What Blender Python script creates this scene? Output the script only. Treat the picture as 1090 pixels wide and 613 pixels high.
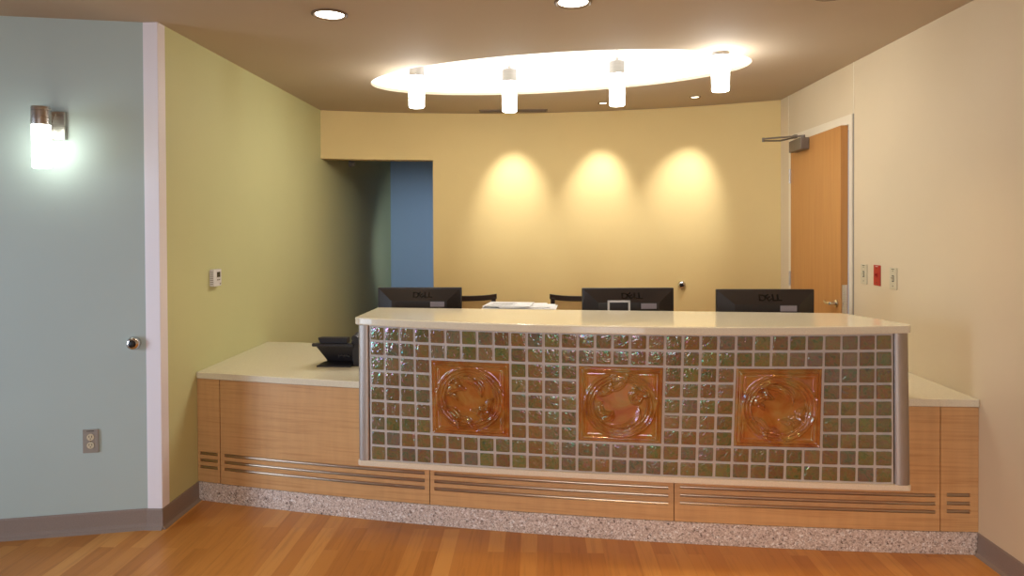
import bpy, bmesh, math, random
from mathutils import Vector, Matrix

# ------------------------------------------------------------------ clear
for o in list(bpy.data.objects): bpy.data.objects.remove(o)
S = bpy.context.scene
COL = S.collection
random.seed(7)

# ------------------------------------------------------------------ camera (frame 1090 x 613)
FPX = 720.0
yaw, pitch, roll = math.radians(2.0208), math.radians(-0.6306), 0.0048
fw = Vector((-math.sin(yaw) * math.cos(pitch), math.cos(yaw) * math.cos(pitch), math.sin(pitch)))
rt = Vector((math.cos(yaw), math.sin(yaw), 0))
up = rt.cross(fw)
rt2 = rt * math.cos(roll) - up * math.sin(roll)
up2 = up * math.cos(roll) + rt * math.sin(roll)
cam_d = bpy.data.cameras.new('camera')
cam = bpy.data.objects.new('camera', cam_d)
COL.objects.link(cam)
cam.matrix_world = Matrix(((rt2.x, up2.x, -fw.x, 0), (rt2.y, up2.y, -fw.y, 0), (rt2.z, up2.z, -fw.z, 1.5), (0, 0, 0, 1)))
cam_d.sensor_fit = 'HORIZONTAL'
cam_d.sensor_width = 36
cam_d.lens = FPX / 1090 * 36
cam_d.shift_y = -57.27 / 1090
cam_d.clip_start = 0.05
S.camera = cam

# ------------------------------------------------------------------ light and exposure
EXPOSURE = 0.47
DAY = (0.86, 0.93, 1.0)          # assumed daylight from the lobby behind the camera
DAY_STRENGTH = 0.28
WARM = (1.0, 0.74, 0.45)
NEUTRAL = (1.0, 0.80, 0.54)
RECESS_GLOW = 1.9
PENDANT_GLOW = 24.0
DOWNLIGHT_W = 22
WASHER_W = 44
SCONCE_GLOW = 8.5

S.view_settings.view_transform = 'Standard'
S.view_settings.look = 'None'
S.view_settings.gamma = 1.0
S.view_settings.exposure = EXPOSURE
S.view_settings.use_curve_mapping = False
wd = bpy.data.worlds.new('world')
S.world = wd
wd.use_nodes = True
bg = wd.node_tree.nodes['Background']
bg.inputs[0].default_value = (*DAY, 1)
bg.inputs[1].default_value = DAY_STRENGTH

def area_light(name, loc, target, size, sy, watts, col, spread=180):
    d = bpy.data.lights.new(name, 'AREA')
    d.shape = 'RECTANGLE'; d.size = size; d.size_y = sy; d.energy = watts; d.color = col; d.spread = math.radians(spread)
    o = bpy.data.objects.new(name, d); COL.objects.link(o)
    o.location = loc
    o.rotation_euler = (Vector(target) - Vector(loc)).to_track_quat('-Z', 'Y').to_euler()
    return o

def spot_light(name, loc, target, watts, col, angle, blend, rad=0.04):
    d = bpy.data.lights.new(name, 'SPOT')
    d.energy = watts; d.color = col; d.spot_size = math.radians(angle); d.spot_blend = blend; d.shadow_soft_size = rad
    o = bpy.data.objects.new(name, d); COL.objects.link(o)
    o.location = loc
    o.rotation_euler = (Vector(target) - Vector(loc)).to_track_quat('-Z', 'Y').to_euler()
    return o

spot_light('assumed_passage_daylight', (-0.70, 6.5, 1.4), (-1.42, 8.67, 1.15), 60, (0.62, 0.79, 1.0), 60, 0.8, 0.1)  # added spot, no window built: assumed daylight on the blue grey wall

# added area lights, no window built: assumed lobby daylight, far left and behind camera
area_light('assumed_lobby_daylight', (-5.2, 1.3, 1.2), (-1.7, 3.3, 0.8), 2.0, 1.9, 17, (0.62, 0.78, 1.0), 64)
area_light('assumed_entrance_daylight', (-0.53, -4.18, 1.12), (-0.53, 3.0, 1.1), 1.9, 2.2, 82, (0.88, 0.94, 1.0))
# added warm spots without fixtures, brightening the floor and the desk front
spot_light('lobby_fill_beam', (1.0, 1.25, 2.50), (1.0, 1.6, 0), 60, (1.0, 0.53, 0.15), 84, 0.7, 0.06)
spot_light('lobby_fill_beam', (0.1, 1.25, 2.50), (0.1, 1.6, 0), 42, (1.0, 0.62, 0.24), 100, 0.7, 0.06)



# ------------------------------------------------------------------ materials
def srgb(r, g, b):
    f = lambda c: (c / 255 / 12.92) if c / 255 <= 0.04045 else ((c / 255 + 0.055) / 1.055) ** 2.4
    return (f(r), f(g), f(b), 1)

class NT:
    def __init__(s, name):
        s.m = bpy.data.materials.new(name); s.m.use_nodes = True
        s.t = s.m.node_tree; s.b = s.t.nodes['Principled BSDF']
    def n(s, typ, **kw):
        nd = s.t.nodes.new(typ)
        for k, v in kw.items(): setattr(nd, k, v)
        return nd
    def l(s, a, b): s.t.links.new(a, b)
    def coord(s, scale, rot=(0, 0, 0)):
        tc = s.n('ShaderNodeTexCoord'); mp = s.n('ShaderNodeMapping')
        mp.inputs['Scale'].default_value = scale; mp.inputs['Rotation'].default_value = rot
        s.l(tc.outputs['Object'], mp.inputs[0]); return mp.outputs[0]
    def noise(s, vec, scale, detail=4, rough=0.55):
        nd = s.n('ShaderNodeTexNoise'); nd.inputs['Scale'].default_value = scale
        nd.inputs['Detail'].default_value = detail; nd.inputs['Roughness'].default_value = rough
        s.l(vec, nd.inputs['Vector']); return nd
    def ramp(s, fac, stops):
        r = s.n('ShaderNodeValToRGB'); e = r.color_ramp.elements
        while len(e) < len(stops): e.new(0.5)
        for el, (p, c) in zip(e, stops): el.position = p; el.color = c
        s.l(fac, r.inputs[0]); return r.outputs[0]
    def mix(s, fac, a, b, mode='MIX'):
        m = s.n('ShaderNodeMix', data_type='RGBA', blend_type=mode)
        if isinstance(fac, (int, float)): m.inputs[0].default_value = fac
        else: s.l(fac, m.inputs[0])
        for v, i in ((a, 6), (b, 7)):
            if isinstance(v, tuple): m.inputs[i].default_value = v
            else: s.l(v, m.inputs[i])
        return m.outputs[2]
    def bump(s, h, strength, dist=0.01):
        bp = s.n('ShaderNodeBump'); bp.inputs['Strength'].default_value = strength; bp.inputs['Distance'].default_value = dist
        s.l(h, bp.inputs['Height']); s.l(bp.outputs[0], s.b.inputs['Normal'])
    def set(s, **kw):
        for k, v in kw.items(): s.b.inputs[k.replace('_', ' ')].default_value = v

def paint(name, col, rough=0.6, bump=0.08):
    t = NT(name); v = t.coord((1, 1, 1))
    n = t.noise(v, 2.0, 3)
    c = tuple(x for x in col)
    lo = tuple(x * 0.97 for x in col[:3]) + (1,)
    t.l(t.ramp(n.outputs[0], [(0.3, lo), (0.7, c)]), t.b.inputs['Base Color'])
    n2 = t.noise(v, 350, 2); t.bump(n2.outputs[0], bump, 0.002)
    t.set(Roughness=rough, Specular_IOR_Level=0.3)
    return t.m

def plain(name, col, rough=0.5, metal=0.0, spec=0.5, bscale=200, bstr=0.03):
    t = NT(name); v = t.coord((1, 1, 1)); n = t.noise(v, bscale, 2)
    lo = tuple(x * 0.92 for x in col[:3]) + (1,)
    t.l(t.ramp(n.outputs[0], [(0.35, lo), (0.65, col)]), t.b.inputs['Base Color'])
    t.bump(n.outputs[0], bstr, 0.001)
    t.set(Roughness=rough, Metallic=metal, Specular_IOR_Level=spec)
    return t.m

def brushed(name, col, rough=0.28, stretch=(4, 4, 400)):
    t = NT(name); v = t.coord(stretch); n = t.noise(v, 1.0, 3)
    t.l(t.ramp(n.outputs[0], [(0.3, tuple(x * 0.85 for x in col[:3]) + (1,)), (0.7, col)]), t.b.inputs['Base Color'])
    mr = t.n('ShaderNodeMapRange'); mr.inputs[3].default_value = rough * 0.8; mr.inputs[4].default_value = rough * 1.25
    t.l(n.outputs[0], mr.inputs[0]); t.l(mr.outputs[0], t.b.inputs['Roughness'])
    t.set(Metallic=1.0)
    return t.m

def glow(name, col, strength):
    t = NT(name); v = t.coord((1, 1, 1)); n = t.noise(v, 4, 2)
    t.set(Base_Color=(0.85, 0.85, 0.85, 1), Roughness=0.4)
    c = t.ramp(n.outputs[0], [(0.3, tuple(x * 0.97 for x in col) + (1,)), (0.7, (*col, 1))])
    t.l(c, t.b.inputs['Emission Color']); t.b.inputs['Emission Strength'].default_value = strength
    return t.m

def maple(name, light, dark):
    t = NT(name)
    v = t.coord((3.0, 3.0, 95)); n = t.noise(v, 1.0, 5, 0.6)
    v2 = t.coord((22, 22, 2.2)); n2 = t.noise(v2, 1.0, 3)
    v3 = t.coord((1.2, 1.2, 2)); n3 = t.noise(v3, 1.0, 2)
    a = t.ramp(n.outputs[0], [(0.25, dark), (0.5, light), (0.8, tuple(x * 1.08 for x in light[:3]) + (1,))])
    b = t.mix(0.35, a, t.ramp(n2.outputs[0], [(0.3, (0.72, 0.70, 0.68, 1)), (0.7, (1, 1, 1, 1))]), 'MULTIPLY')
    c = t.mix(0.25, b, t.ramp(n3.outputs[0], [(0.3, (0.8, 0.78, 0.76, 1)), (0.7, (1, 1, 1, 1))]), 'MULTIPLY')
    t.l(c, t.b.inputs['Base Color']); t.bump(n.outputs[0], 0.04, 0.001)
    t.set(Roughness=0.38, Specular_IOR_Level=0.4)
    return t.m

def veneer(name, light, dark):
    t = NT(name); n = t.noise(t.coord((30, 30, 1.6)), 1.0, 4); n2 = t.noise(t.coord((1.5, 1.5, 0.5)), 1.0, 2)
    a = t.ramp(n.outputs[0], [(0.3, dark), (0.7, light)])
    t.l(t.mix(0.3, a, t.ramp(n2.outputs[0], [(0.3, dark), (0.7, light)])), t.b.inputs['Base Color'])
    t.set(Roughness=0.4, Specular_IOR_Level=0.4)
    return t.m

def plank_floor():
    t = NT('wood_plank_vinyl')
    tc = t.n('ShaderNodeTexCoord'); mp = t.n('ShaderNodeMapping'); mp.inputs['Rotation'].default_value = (0, 0, math.pi / 2)
    t.l(tc.outputs['Object'], mp.inputs[0])
    br = t.n('ShaderNodeTexBrick'); br.offset = 0.37; br.offset_frequency = 2
    t.l(mp.outputs[0], br.inputs['Vector'])
    br.inputs['Scale'].default_value = 1.0
    br.inputs['Mortar Size'].default_value = 0.0007; br.inputs['Mortar Smooth'].default_value = 0.3
    br.inputs['Brick Width'].default_value = 0.62; br.inputs['Row Height'].default_value = 0.0765
    br.inputs['Bias'].default_value = -0.1
    br.inputs['Color1'].default_value = (0, 0, 0, 1); br.inputs['Color2'].default_value = (1, 1, 1, 1); br.inputs['Mortar'].default_value = (0.35, 0.35, 0.35, 1)
    tint = t.ramp(br.outputs['Color'], [(0.0, srgb(186, 124, 58)), (0.35, srgb(196, 134, 66)), (0.7, srgb(206, 146, 76)), (1.0, srgb(218, 162, 92))])
    # grain, shifted per plank
    ma = t.n('ShaderNodeVectorMath', operation='MULTIPLY_ADD')
    t.l(br.outputs['Color'], ma.inputs[0]); ma.inputs[1].default_value = (7, 13, 5)
    m2 = t.n('ShaderNodeMapping'); m2.inputs['Scale'].default_value = (42, 2.4, 1); t.l(tc.outputs['Object'], m2.inputs[0]); t.l(m2.outputs[0], ma.inputs[2])
    g = t.noise(ma.outputs[0], 1.0, 6, 0.62); g.inputs['Distortion'].default_value = 0.6
    c = t.mix(0.55, tint, t.ramp(g.outputs[0], [(0.28, (0.58, 0.52, 0.46, 1)), (0.5, (0.95, 0.93, 0.9, 1)), (0.75, (1.0, 1.0, 1.0, 1))]), 'MULTIPLY')
    t.l(c, t.b.inputs['Base Color'])
    t.set(Roughness=0.34, Specular_IOR_Level=0.45)
    t.bump(g.outputs[0], 0.03, 0.002)
    return t.m

def terrazzo():
    t = NT('speckled_terrazzo'); v = t.coord((1, 1, 1))
    def vor(scale):
        d = t.n('ShaderNodeTexVoronoi'); d.inputs['Scale'].default_value = scale; t.l(v, d.inputs['Vector'])
        sp = t.n('ShaderNodeSeparateColor'); t.l(d.outputs['Color'], sp.inputs[0]); return sp.outputs[0]
    a = t.ramp(vor(190), [(0.0, srgb(92, 76, 66)), (0.10, srgb(168, 148, 136)), (0.35, srgb(206, 190, 178)), (0.70, srgb(228, 216, 208)), (0.92, srgb(252, 250, 248))])
    b = t.ramp(vor(95), [(0.0, srgb(84, 68, 58)), (0.07, srgb(206, 188, 176)), (0.88, srgb(214, 198, 188)), (0.94, srgb(252, 251, 250))])
    a.node.color_ramp.interpolation = 'CONSTANT'; b.node.color_ramp.interpolation = 'CONSTANT'
    t.l(t.mix(0.42, a, b), t.b.inputs['Base Color']); t.set(Roughness=0.3)
    return t.m

def solid_surface(name, col, rough=0.22):
    t = NT(name); v = t.coord((1, 1, 1)); n = t.noise(v, 260, 3, 0.7)
    t.l(t.ramp(n.outputs[0], [(0.3, tuple(x * 0.86 for x in col[:3]) + (1,)), (0.55, col), (0.75, tuple(min(1, x * 1.08) for x in col[:3]) + (1,))]), t.b.inputs['Base Color'])
    t.set(Roughness=rough, Specular_IOR_Level=0.5)
    return t.m

def glaze(name, mode):
    t = NT(name); v = t.coord((1, 1, 1))
    if mode == 'tile':
        at = t.n('ShaderNodeVertexColor'); at.layer_name = 'tile_tint'
        n = t.noise(v, 30, 4, 0.6); n.inputs['Distortion'].default_value = 1.4
        sp = t.mix(0.5, at.outputs[0], t.ramp(n.outputs[0], [(0.30, srgb(64, 76, 50)), (0.42, srgb(108, 116, 68)), (0.50, srgb(140, 112, 70)), (0.60, srgb(130, 92, 62)), (0.72, srgb(104, 104, 110))]), 'MIX')
        nb = t.noise(v, 40, 2, 0.5); nb.inputs['Distortion'].default_value = 1.0
        t.bump(nb.outputs[0], 0.42, 0.009)
        nf = t.noise(v, 26, 2, 0.5); mr = t.n('ShaderNodeMapRange')
        for k_, v_ in ((1, 0.3), (2, 0.7), (3, 230.0), (4, 760.0)): mr.inputs[k_].default_value = v_
        t.l(nf.outputs[0], mr.inputs[0]); t.l(mr.outputs[0], t.b.inputs['Thin Film Thickness'])
        t.set(Roughness=0.10, Thin_Film_IOR=1.75, IOR=1.5, Specular_IOR_Level=0.5)
    else:
        n = t.noise(v, 9, 4, 0.6); n.inputs['Distortion'].default_value = 0.8
        sp = t.ramp(n.outputs[0], [(0.25, srgb(126, 64, 24)), (0.42, srgb(158, 94, 40)), (0.58, srgb(168, 118, 60)), (0.78, srgb(140, 120, 70))])
        nb = t.noise(v, 60, 2); t.bump(nb.outputs[0], 0.10, 0.004)
        nf = t.noise(v, 7, 2, 0.5); mr = t.n('ShaderNodeMapRange')
        for k_, v_ in ((1, 0.3), (2, 0.7), (3, 300.0), (4, 640.0)): mr.inputs[k_].default_value = v_
        t.l(nf.outputs[0], mr.inputs[0]); t.l(mr.outputs[0], t.b.inputs['Thin Film Thickness'])
        t.set(Roughness=0.10, Coat_Weight=0.3, Coat_Roughness=0.04, Thin_Film_IOR=1.8, IOR=1.55, Specular_IOR_Level=0.6)
    t.l(sp, t.b.inputs['Base Color'])
    return t.m

def cane():
    t = NT('woven_cane'); v = t.coord((1, 1, 1))
    ck = t.n('ShaderNodeTexChecker'); ck.inputs['Scale'].default_value = 120; t.l(v, ck.inputs['Vector'])
    ck.inputs['Color1'].default_value = srgb(236, 196, 128); ck.inputs['Color2'].default_value = srgb(196, 148, 84)
    t.l(ck.outputs[0], t.b.inputs['Base Color']); t.set(Roughness=0.6)
    ho = t.n('ShaderNodeTexChecker'); ho.inputs['Scale'].default_value = 260; t.l(v, ho.inputs['Vector'])
    ho.inputs['Color1'].default_value = (1, 1, 1, 1); ho.inputs['Color2'].default_value = (0, 0, 0, 1); t.l(ho.outputs['Fac'], t.b.inputs['Alpha'])
    return t.m

M = dict(
    mint=paint('mint_paint', srgb(178, 192, 188)), olive=paint('olive_paint', srgb(202, 200, 148)),
    gold=paint('golden_paint', srgb(222, 195, 134)), cream=paint('cream_paint', srgb(218, 200, 168)),
    ceiling=paint('ceiling_paint', srgb(190, 174, 152), 0.8), white=paint('white_paint', srgb(228, 222, 216), 0.45),
    recess=paint('recess_white_paint', srgb(245, 244, 240), 0.7), blue=paint('blue_grey_paint', srgb(150, 168, 186)),
    post=paint('corner_post_paint', srgb(236, 230, 234), 0.4), doorwhite=paint('frame_paint', srgb(232, 220, 196), 0.35),
    floor=plank_floor(), rubber=plain('taupe_rubber', srgb(142, 126, 116), 0.5),
    terrazzo=terrazzo(), top=solid_surface('beige_solid_surface', srgb(226, 217, 192), 0.11),
    ledge=solid_surface('pale_solid_surface', srgb(228, 214, 190), 0.3),
    maple=maple('figured_maple', srgb(212, 166, 114), srgb(192, 143, 92)), doorwood=veneer('door_veneer', srgb(196, 142, 80), srgb(182, 124, 66)),
    capmetal=brushed('dark_satin_cap', (0.30, 0.28, 0.26, 1), 0.3), column=brushed('satin_bronze_column', (0.44, 0.38, 0.33, 1), 0.5, (300, 300, 3)), nickel=brushed('brushed_nickel', (0.62, 0.58, 0.54, 1)), bronze=brushed('bronze_channel', (0.55, 0.44, 0.33, 1), 0.3, (3, 3, 300)),
    steel=brushed('satin_steel', (0.72, 0.69, 0.65, 1), 0.22), grey=plain('grey_closer_paint', srgb(120, 108, 96), 0.45, 0.4),
    grout=plain('grey_grout', srgb(196, 186, 178), 0.8, 0, 0.3, 300, 0.1),
    tile=glaze('iridescent_tile_glaze', 'tile'), relief=glaze('amber_relief_glaze', 'relief'),
    black=plain('black_plastic', srgb(36, 27, 25), 0.36, 0, 0.5), phone=plain('charcoal_plastic', srgb(36, 34, 38), 0.4),
    logo=plain('logo_print', srgb(10, 8, 8), 0.25), darkwood=plain('dark_brown_wood', srgb(46, 28, 22), 0.4), cane=cane(),
    paper=plain('white_paper', srgb(232, 232, 232), 0.8, 0, 0.2), ink=plain('grey_ink', srgb(90, 90, 92), 0.7),
    almond=plain('almond_plastic', srgb(206, 194, 164), 0.4), red=plain('red_plastic', srgb(176, 34, 24), 0.4),
    greyplate=plain('grey_plastic', srgb(150, 142, 132), 0.45), dark=plain('dark_slots', srgb(40, 34, 30), 0.6),
    sticker=plain('grey_sticker', srgb(150, 142, 150), 0.5), whiteplastic=plain('white_plastic', srgb(226, 222, 220), 0.4),
    lcd=plain('lcd_screen', srgb(70, 60, 44), 0.2), rubberblack=plain('black_rubber', srgb(24, 20, 20), 0.5),
    fabric=plain('dark_fabric', srgb(52, 40, 36), 0.9), vent=plain('vent_metal', srgb(120, 100, 78), 0.5),
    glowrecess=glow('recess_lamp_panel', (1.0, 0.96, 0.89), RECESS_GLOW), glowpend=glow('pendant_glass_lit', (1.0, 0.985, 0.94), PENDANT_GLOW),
    glowsconce=glow('sconce_glass_lit', (0.94, 1.0, 0.86), SCONCE_GLOW), glowdown=glow('downlight_lens_lit', (1.0, 0.95, 0.84), 6.0),
    glowspot=glow('small_spot_lens_lit', (1.0, 0.85, 0.6), 5.0),
)

# ------------------------------------------------------------------ mesh helpers
class MB:
    def __init__(s): s.bm = bmesh.new()
    def box(s, c, size, rz=0.0, mat=None):
        r = bmesh.ops.create_cube(s.bm, size=1.0)
        mx = (mat or Matrix.Identity(4)) @ Matrix.Translation(c) @ Matrix.Rotation(rz, 4, 'Z') @ Matrix.Diagonal((*size, 1))
        bmesh.ops.transform(s.bm, matrix=mx, verts=r['verts']); return s
    def quad(s, pts): s.bm.faces.new([s.bm.verts.new(p) for p in pts]); return s
    def cyl(s, p0, p1, r0, r1=None, seg=24, caps=True):
        r1 = r0 if r1 is None else r1
        p0, p1 = Vector(p0), Vector(p1); d = p1 - p0
        r = bmesh.ops.create_cone(s.bm, cap_ends=caps, segments=seg, radius1=r0, radius2=r1, depth=d.length)
        mx = Matrix.Translation((p0 + p1) / 2) @ d.to_track_quat('Z', 'Y').to_matrix().to_4x4()
        bmesh.ops.transform(s.bm, matrix=mx, verts=r['verts']); return s
    def tube(s, pts, rad, seg=10):
        pts = [Vector(p) for p in pts]; rings = []
        ref = Vector((0, 0, 1))
        for i, p in enumerate(pts):
            d = (pts[min(i + 1, len(pts) - 1)] - pts[max(i - 1, 0)]).normalized()
            a = d.cross(ref)
            if a.length < 1e-3: a = d.cross(Vector((1, 0, 0)))
            a.normalize(); b = d.cross(a)
            rr = rad[i] if isinstance(rad, (list, tuple)) else rad
            rings.append([s.bm.verts.new(p + (a * math.cos(k * 2 * math.pi / seg) + b * math.sin(k * 2 * math.pi / seg)) * rr) for k in range(seg)])
        for A, B in zip(rings, rings[1:]):
            for k in range(seg): s.bm.faces.new((A[k], A[(k + 1) % seg], B[(k + 1) % seg], B[k]))
        s.bm.faces.new(rings[0]); s.bm.faces.new(rings[-1][::-1]); return s
    def lathe(s, prof, origin=(0, 0, 0), axis=(0, 0, 1), seg=32):
        q = Vector(axis).to_track_quat('Z', 'Y').to_matrix(); o = Vector(origin); rings = []
        for r, h in prof:
            if r < 1e-6: rings.append([s.bm.verts.new(o + q @ Vector((0, 0, h)))])
            else: rings.append([s.bm.verts.new(o + q @ Vector((r * math.cos(k * 2 * math.pi / seg), r * math.sin(k * 2 * math.pi / seg), h))) for k in range(seg)])
        for A, B in zip(rings, rings[1:]):
            for k in range(seg):
                k2 = (k + 1) % seg
                if len(A) == 1 and len(B) == 1: continue
                if len(A) == 1: s.bm.faces.new((A[0], B[k2], B[k]))
                elif len(B) == 1: s.bm.faces.new((A[k], A[k2], B[0]))
                else: s.bm.faces.new((A[k], A[k2], B[k2], B[k]))
        return s
    def prism(s, poly, z0, z1, mat=None):
        mx = mat or Matrix.Identity(4)
        A = [s.bm.verts.new(mx @ Vector((x, y, z0))) for x, y in poly]; B = [s.bm.verts.new(mx @ Vector((x, y, z1))) for x, y in poly]
        n = len(poly)
        s.bm.faces.new(A[::-1]); s.bm.faces.new(B)
        for k in range(n): s.bm.faces.new((A[k], A[(k + 1) % n], B[(k + 1) % n], B[k]))
        return s
    def band(s, fr, bk, z0, z1):
        """solid between a front and a back polyline (lists of (x, y)); z0/z1 numbers"""
        n = len(fr); V = []
        for (fx, fy), (bx, by) in zip(fr, bk):
            V.append([s.bm.verts.new(p) for p in ((fx, fy, z0), (bx, by, z0), (bx, by, z1), (fx, fy, z1))])
        for A, B in zip(V, V[1:]):
            for k in range(4): s.bm.faces.new((A[k], B[k], B[(k + 1) % 4], A[(k + 1) % 4]))
        s.bm.faces.new(V[0]); s.bm.faces.new(V[-1][::-1]); return s
    def sweep(s, rows, close_ends=True):
        """rows: list of closed cross sections (lists of points)"""
        V = [[s.bm.verts.new(p) for p in r] for r in rows]; n = len(V[0])
        for A, B in zip(V, V[1:]):
            for k in range(n): s.bm.faces.new((A[k], B[k], B[(k + 1) % n], A[(k + 1) % n]))
        if close_ends: s.bm.faces.new(V[0]); s.bm.faces.new(V[-1][::-1])
        return s
    def open_sweep(s, rows):
        V = [[s.bm.verts.new(p) for p in r] for r in rows]; n = len(V[0])
        for A, B in zip(V, V[1:]):
            for k in range(n - 1): s.bm.faces.new((A[k], B[k], B[k + 1], A[k + 1]))
        return s
    def build(s, name, mat, parent=None, smooth=False, bevel=0.0, seg=2, loc=None, fixn=True):
        if fixn: bmesh.ops.recalc_face_normals(s.bm, faces=s.bm.faces)
        me = bpy.data.meshes.new(name); s.bm.to_mesh(me); s.bm.free()
        o = bpy.data.objects.new(name, me); COL.objects.link(o)
        me.materials.append(M[mat] if isinstance(mat, str) else mat)
        if smooth:
            for p in me.polygons: p.use_smooth = True
            me.set_sharp_from_angle(angle=math.radians(38))
        if bevel:
            b = o.modifiers.new('bevel', 'BEVEL'); b.width = bevel; b.segments = seg; b.limit_method = 'ANGLE'; b.angle_limit = math.radians(40)
        if parent is not None: o.parent = parent
        if loc: o.location = loc
        return o

def tag(o, label=None, cat=None, group=None, kind=None):
    if label: o['label'] = label
    if cat: o['category'] = cat
    if group: o['group'] = group
    if kind: o['kind'] = kind
    return o

def thing(name, label, cat, loc=(0, 0, 0), rz=0.0, group=None):
    o = bpy.data.objects.new(name, None); o.empty_display_size = 0.05; COL.objects.link(o)
    o.location = loc; o.rotation_euler = (0, 0, rz)
    return tag(o, label, cat, group)

def copy_tree(o, parent=None):
    c = o.copy(); COL.objects.link(c)
    if parent is not None: c.parent = parent
    for ch in list(o.children): copy_tree(ch, c)
    return c

def struct(name, mb, mat, label, cat, **kw):
    return tag(mb.build(name, mat, **kw), label, cat, None, 'structure')

# ------------------------------------------------------------------ plan
ZC = 2.523
XL, XR = -1.871, 2.001
def arc(c): return lambda x: c[1] - math.sqrt(c[2] ** 2 - (x - c[0]) ** 2)
base_y = arc((2.348, 20.0153, 16.8939))           # front of the base cabinets
ledge_y = arc((2.814, 25.927, 22.934))             # front edge of the ledge under the tiles
slab_y = arc((0.864, 7.922, 4.930))               # front edge of the transaction top
def back_y(x): return 1.0499 + math.sqrt(5.0664 ** 2 - (x + 0.2265) ** 2)
def lin(a, b, n): return [a + (b - a) * k / (n - 1) for k in range(n)]

# ------------------------------------------------------------------ room shell
struct('floor', MB().box((-0.6, 2.3, -0.03), (9.2, 13.4, 0.06)), 'floor', 'honey brown wood plank floor in front of the reception desk', 'floor')

# ceiling with the oval opening
EC, EA, EB, ET = Vector((0.093, 4.599)), 1.298, 0.588, math.radians(-13.9)
def ell(k, n, grow=0.0):
    a = 2 * math.pi * k / n; x, y = (EA + grow) * math.cos(a), (EB + grow) * math.sin(a)
    return (EC.x + x * math.cos(ET) - y * math.sin(ET), EC.y + x * math.sin(ET) + y * math.cos(ET))
NE = 96
b = MB(); bm = b.bm
outer = [bm.verts.new((x, y, ZC)) for x, y in ((-5.2, -4.2), (2.1, -4.2), (2.1, 6.2), (-5.2, 6.2))]
inner = [bm.verts.new((*ell(k, NE), ZC)) for k in range(NE)]
ed = [bm.edges.new((outer[k], outer[(k + 1) % 4])) for k in range(4)] + [bm.edges.new((inner[k], inner[(k + 1) % NE])) for k in range(NE)]
bmesh.ops.triangle_fill(bm, use_beauty=True, edges=ed)
for f in [f for f in bm.faces if all(v in inner for v in f.verts)]: bm.faces.remove(f)
ret = bmesh.ops.extrude_face_region(bm, geom=list(bm.faces))
bmesh.ops.translate(bm, vec=(0, 0, 0.02), verts=[v for v in ret['geom'] if isinstance(v, bmesh.types.BMVert)])
ceiling = struct('ceiling', b, 'ceiling', 'flat tan painted ceiling with an oval light recess', 'ceiling')
RH = 0.34
b = MB()
b.open_sweep([[(*ell(k, NE, 0.003), ZC + 0.003), (*ell(k, NE, 0.003), ZC + RH)] for k in range(NE + 1)])
b.build('recess_wall', 'recess', ceiling, smooth=True)
b = MB()
b.bm.faces.new([b.bm.verts.new((*ell(k, NE, 0.003), ZC + RH)) for k in range(NE)][::-1])
b.build('recess_light_panel', 'glowrecess', ceiling, fixn=False)

struct('wall_left', MB().box((XL - 0.04, (3.34 + 8.7) / 2, ZC / 2), (0.08, 5.36, ZC)), 'olive', 'olive green side wall left of the reception desk', 'wall')
# mint wall at the front left, running off to the left of the frame
mA, mB = Vector((-1.92, 3.3075)), Vector((-5.0, 2.63))
mn = Vector((mB.y - mA.y, -(mB.x - mA.x))).normalized()
if mn.y < 0: mn = -mn
def mint_at(x): return mA.y + (mB.y - mA.y) * (x - mA.x) / (mB.x - mA.x)
MINT_RZ = math.atan2(mA.y - mB.y, mA.x - mB.x)
struct('wall_front', MB().prism([tuple(mA), tuple(mB), tuple(mB + mn * 0.12), tuple(mA + mn * 0.12)], 0, ZC), 'mint', 'pale mint green wall at the front left with a lit sconce', 'wall')
struct('trim_1', MB().box((-1.907, 3.332, (0.1 + ZC) / 2), (0.076, 0.068, ZC - 0.1)), 'post', 'white painted corner post between the mint wall and the olive wall', 'trim', bevel=0.003)
# curved back wall with the passage opening on the left
OPX, OPZ, BT = -0.924, 2.103, 0.14
b = MB()
xs = lin(XL, OPX, 10); b.band([(x, back_y(x)) for x in xs], [(x, back_y(x) + BT) for x in xs], OPZ, ZC)
xs = lin(OPX, XR, 40); b.band([(x, back_y(x)) for x in xs], [(x, back_y(x) + BT) for x in xs], 0, ZC)
bmesh.ops.remove_doubles(b.bm, verts=b.bm.verts, dist=1e-5)
struct('wall_back', b, 'gold', 'curved golden back wall behind the desk with three pools of light', 'wall', smooth=True)
struct('wall_corridor', MB().box((-0.42, 8.72, 1.25), (3.0, 0.1, 2.5)), 'blue', 'blue grey wall seen through the opening at the back left', 'wall')
struct('wall_passage', MB().box((1.0, 7.45, 1.25), (0.08, 2.6, 2.5)), 'gold', 'hidden end wall of the passage behind the golden wall', 'wall')
struct('ceiling_corridor', MB().box((-0.4, 7.4, 2.45), (2.9, 2.55, 0.06)), 'ceiling', 'low ceiling of the passage behind the back wall', 'ceiling')
# unseen lobby walls, added to shape the daylight: left wall and the entrance wall with an assumed open doorway
struct('wall_lobby_left', MB().box((-5.4, -0.8, ZC / 2), (0.12, 7.2, ZC)), 'cream', 'unseen cream lobby wall far to the left, added to shape the daylight', 'wall')
b = MB()
b.box((-3.45, -4.26, ZC / 2), (3.9, 0.12, ZC)); b.box((1.28, -4.26, ZC / 2), (1.66, 0.12, ZC)); b.box((-0.53, -4.26, (2.3 + ZC) / 2), (1.96, 0.12, ZC - 2.3))
struct('wall_lobby_entrance', b, 'cream', 'unseen cream lobby wall with an assumed entrance doorway, added to shape the daylight', 'wall')
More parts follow.
